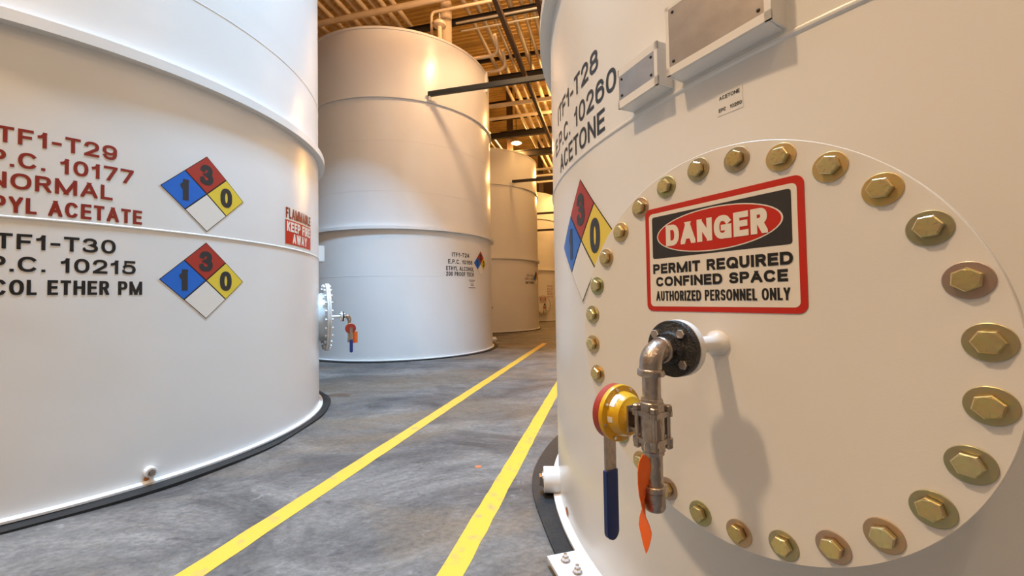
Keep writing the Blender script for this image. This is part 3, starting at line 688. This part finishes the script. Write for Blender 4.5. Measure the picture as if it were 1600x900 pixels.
def cross(name, sa, sb, t, z, r, mat, label, cat, shape='pipe', h=None):
    if shape == 'pipe': o = MB().rod(st(sa, t, z), st(sb, t, z), r, 16).build(name, mat)
    else:
        m = MB(); c = st((sa + sb) / 2, t, z); L = sb - sa; h = h or .3
        m.box(c + Vector((0, 0, h / 2)), (L, r * 2, .016), S, T); m.box(c - Vector((0, 0, h / 2)), (L, r * 2, .016), S, T); m.box(c, (L, .014, h), S, T)
        o = m.build(name, mat, smooth=False)
    return tag(turn(o), label, cat)
cross('cross_pipe', -8.6, 3, 7.42, 7.08, .06, 'tanpipe', 'thick tan pipe crossing just above the ethyl alcohol tank', 'pipe')
cross('cross_pipe', -3.12, 4, 8.05, 6.98, .024, 'galv', 'upper thin bright sprinkler pipe right of the tan stack', 'pipe')
cross('cross_pipe', -3.08, 4, 8.25, 6.93, .018, 'galv', 'lower thin bright sprinkler pipe right of the tan stack', 'pipe')
cross('cross_pipe', -6, 5, 12.0, 7.05, .062, 'tanpipe', 'nearer of two thick tan pipes crossing above the long dark tie bar', 'pipe')
cross('cross_pipe', -6, 5, 12.75, 7.0, .055, 'tanpipe', 'farther of two thick tan pipes crossing above the brown column', 'pipe')
cross('roof_beam', s0, s1, 10.8, 7.205, .05, 'darksteel', 'dark beam under the pipes behind the tan stack', 'beam', 'beam', .14)
cross('roof_beam', s0, s1, 14.6, 7.185, .07, 'darksteel', 'dark roof beam crossing in front of the brown column', 'beam', 'beam', .18)
cross('roof_beam', s0, s1, 16.6, 7.155, .09, 'darksteel', 'heavy dark roof beam just above the third tank', 'beam', 'beam', .24)
cross('roof_beam', s0, s1, 20.0, 7.175, .08, 'darksteel', 'dark roof beam beyond the hanging lamp', 'beam', 'beam', .2)
cross('roof_beam', s0, s1, 24.5, 7.175, .08, 'darksteel', 'farthest dark roof beam near the end of the aisle', 'beam', 'beam', .2)
cross('roof_beam', s0, s1, 8.35, 7.225, .05, 'darksteel', 'dark beam at the elbows of the rack pipes above the ethyl alcohol tank', 'beam', 'beam', .1)
for k, t in enumerate((14.0, 15.6, 17.2, 18.8, 20.4)):
    o = cross('roof_purlin', -5.5, 3.5, t, 9.75, .035, 'darksteel', ('first', 'second', 'third', 'fourth', 'fifth')[k] + ' of five thin dark purlins under the far roof, counted from the camera', 'purlin', 'beam', .12); o['group'] = 'roof purlins'
for k, (t, z) in enumerate(((17.6, 6.75), (18.4, 6.72), (19.2, 6.66))):
    cross('cross_pipe', -3.4, 4, t, z, .05, 'galv', ('nearest', 'middle', 'farthest')[k] + ' of three bright cross pipes right of the hanging lamp', 'pipe')
# dark struts along the aisle
for s, z, lab, wd in ((-1.875, 6.3, 'dark brown strut running along the aisle ceiling over the tie bar', .085), (-1.18, 6.4, 'dark brown strut along the ceiling beside the acetone tank ring', .08)):
    o = MB().box(st(s, 17, z), (wd, 22.5, .10), S, T).build('ceiling_strut', 'brownsteel', smooth=False); turn(o); tag(o, lab, 'strut')
    for t in (6.5, 10, 14, 18, 22): MB().rod((s, t, z + .04), (s, t, DZ), .008, 6).build('hanger_rod', 'darksteel', o)
# tie bars across the aisle from ring to ring
def tie_bar(c, thd, z, L, label, mat='greensteel'):
    p = c.p(math.radians(thd), z, .05); q = p + S * L
    o = MB().box((p + q) / 2, (L, .055, .085), S, T).build('tie_bar', mat, smooth=False); turn(o); tag(o, label, 'bar', 'tie bars across the aisle')
    b = MB().box(p + S * .03 - Vector((0, 0, .075)), (.03, .05, .075), S, T).build('bracket', 'white2', o, False); b.data.transform(AISLE.inverted())
tie_bar(cM, -61.6, 4.79, 4.2, 'long dark tie bar reaching from the ethyl alcohol tank across the aisle')
tie_bar(cF, -57.4, 4.79, 4.4, 'shorter-looking dark tie bar at the ring of the third tank', 'darksteel')
tie_bar(cG, -100, 4.79, 4.4, 'upper dark tie bar on the farthest tank', 'darksteel')
tie_bar(cG, -97, 4.05, 4.4, 'lower dark tie bar on the farthest tank', 'darksteel')
# columns
def column(x, y, r, mat, label, seg):
    m = MB().lathe([(r, .02), (r, DZ)], seg, (0, 0, 0), rot=PI / 4 if seg == 4 else 0)
    e = tag(empty('roof_column', (x, y, 0)), label, 'column')
    m.build('shaft', mat, e); MB().box((0, 0, .011), (r * 3, r * 3, .02)).build('base_plate', mat, e, False)
e = tag(empty('vent_stack', (-1.32, 8.55, 6.02)), 'thick round tan stack rising from the roof of the ethyl alcohol tank', 'pipe')
MB().rod((0, 0, 0), (0, 0, DZ - 6.02), .125, 32).build('pipe', 'tanpipe', e); MB().lathe([(.2, 0), (.2, .03)], 32).build('foot_flange', 'tanpipe', e)
column(.02, 17.4, .19, 'brownsteel', 'square brown roof column behind the third tank', 4)
column(1.75, 23.1, .19, 'brownsteel', 'far brown roof column beside the farthest tank', 4)
# breather vent and loop pipes over the T24 tank
e = tag(empty('breather_vent', (-1.345, 7.9, 6.44)), 'round mushroom-capped vent in front of the tan stack', 'vent')
MB().lathe([(.02, .0), (.125, .03), (.14, .07), (.12, .10), (.05, .13), (.03, .15)], 28).build('cap', 'tanpipe', e)
MB().rod((0, 0, -.42), (0, 0, .02), .045, 16).build('stem', 'tanpipe', e); MB().rod((0, 0, .14), (0, 0, .28), .022, 12).build('spindle', 'galv', e)
def pipe_run(name, pts, r, mat, label):
    return tag(MB().tube(pts, r, 12).build(name, mat), label, 'pipe')
def bend(pts, rad=.12, n=6):
    pts = [Vector(p) for p in pts]; out = [pts[0]]
    for i in range(1, len(pts) - 1):
        a = (pts[i - 1] - pts[i]).normalized(); b = (pts[i + 1] - pts[i]).normalized()
        for k in range(n + 1):
            q = k / n; out.append(pts[i] + a * rad * (1 - q) ** 2 + b * rad * q ** 2)
    out.append(pts[-1]); return out
pipe_run('loop_pipe', bend([(-1.55, 8.15, 6.45), (-1.55, 8.15, 6.93), Vector((-1.55, 8.15, 6.93)) + S * 3.2], .1), .028, 'tanpipe', 'tan elbowed pipe passing in front of the tan stack')
a = Vector((-1.02, 8.50, 6.12))
pipe_run('loop_pipe', bend([a, a + S * .87, a + S * .87 - T * .35 + Vector((0, 0, .2))], .22), .034, 'tanpipe', 'upper tan U-bend pipe beside the top of the ethyl alcohol tank')
a = Vector((-.95, 8.95, 6.06))
pipe_run('loop_pipe', bend([a, a + S * .95, a + S * .95 - T * .35 + Vector((0, 0, .2))], .22), .032, 'tanpipe', 'lower tan U-bend pipe beside the top of the ethyl alcohol tank')
# small white bracket at the rim of the T24 tank
th = math.radians(-12); MB().box((1.985 * math.cos(th), 1.985 * math.sin(th), 5.72), (.05, .06, .42), (math.cos(th), math.sin(th), 0), (-math.sin(th), math.cos(th), 0)).build('rim_bracket', 'white2', tM, False)

# hanging high-bay lamps: shell, bulb and the light itself
def lamp(s, t, z, wts, colr, label):
    p = st(s, t, z); e = tag(empty('high_bay_lamp', p), label, 'lamp', 'high-bay lamps')
    MB().lathe([(.22, 0), (.21, .03), (.13, .20), (.09, .24), (.09, .38), (.03, .40)], 28, cap0=False).build('shade', 'lampshell', e)
    MB().rod((0, 0, .39), (0, 0, DZ - z), .012, 8).build('hanger_rod', 'darksteel', e)
    mm = plain('lamp_bulb', colr, .5, emit=colr, es=60); MB().lathe([(.02, .10), (.07, .06), (.085, 0), (.06, -.05), (.02, -.07)], 20).build('bulb', mm, e)
    l = bpy.data.lights.new('lamp_light', 'POINT'); l.energy = wts; l.color = colr; l.shadow_soft_size = .22
    o = bpy.data.objects.new('lamp_light', l); col.objects.link(o); o.parent = e; o.location = (0, 0, -.25)
LAB = ['high-bay lamp over the left side of the floor before the tanks', 'added fill lamp, out of view, over the right corner of the near bay', 'added fill lamp, out of view, over the middle of the near bay', 'warm high-bay lamp over the aisle before the ethyl alcohol tank', 'warm high-bay lamp over the aisle beside the third tank',
       'glowing warm lamp hanging beside the square brown column', 'warm high-bay lamp over the aisle before the farthest tank', 'warm high-bay lamp beyond the farthest tank']
for (s, t, z, wts, c_), lab in zip(LAMPS, LAB): lamp(s, t, z, wts, c_, lab)
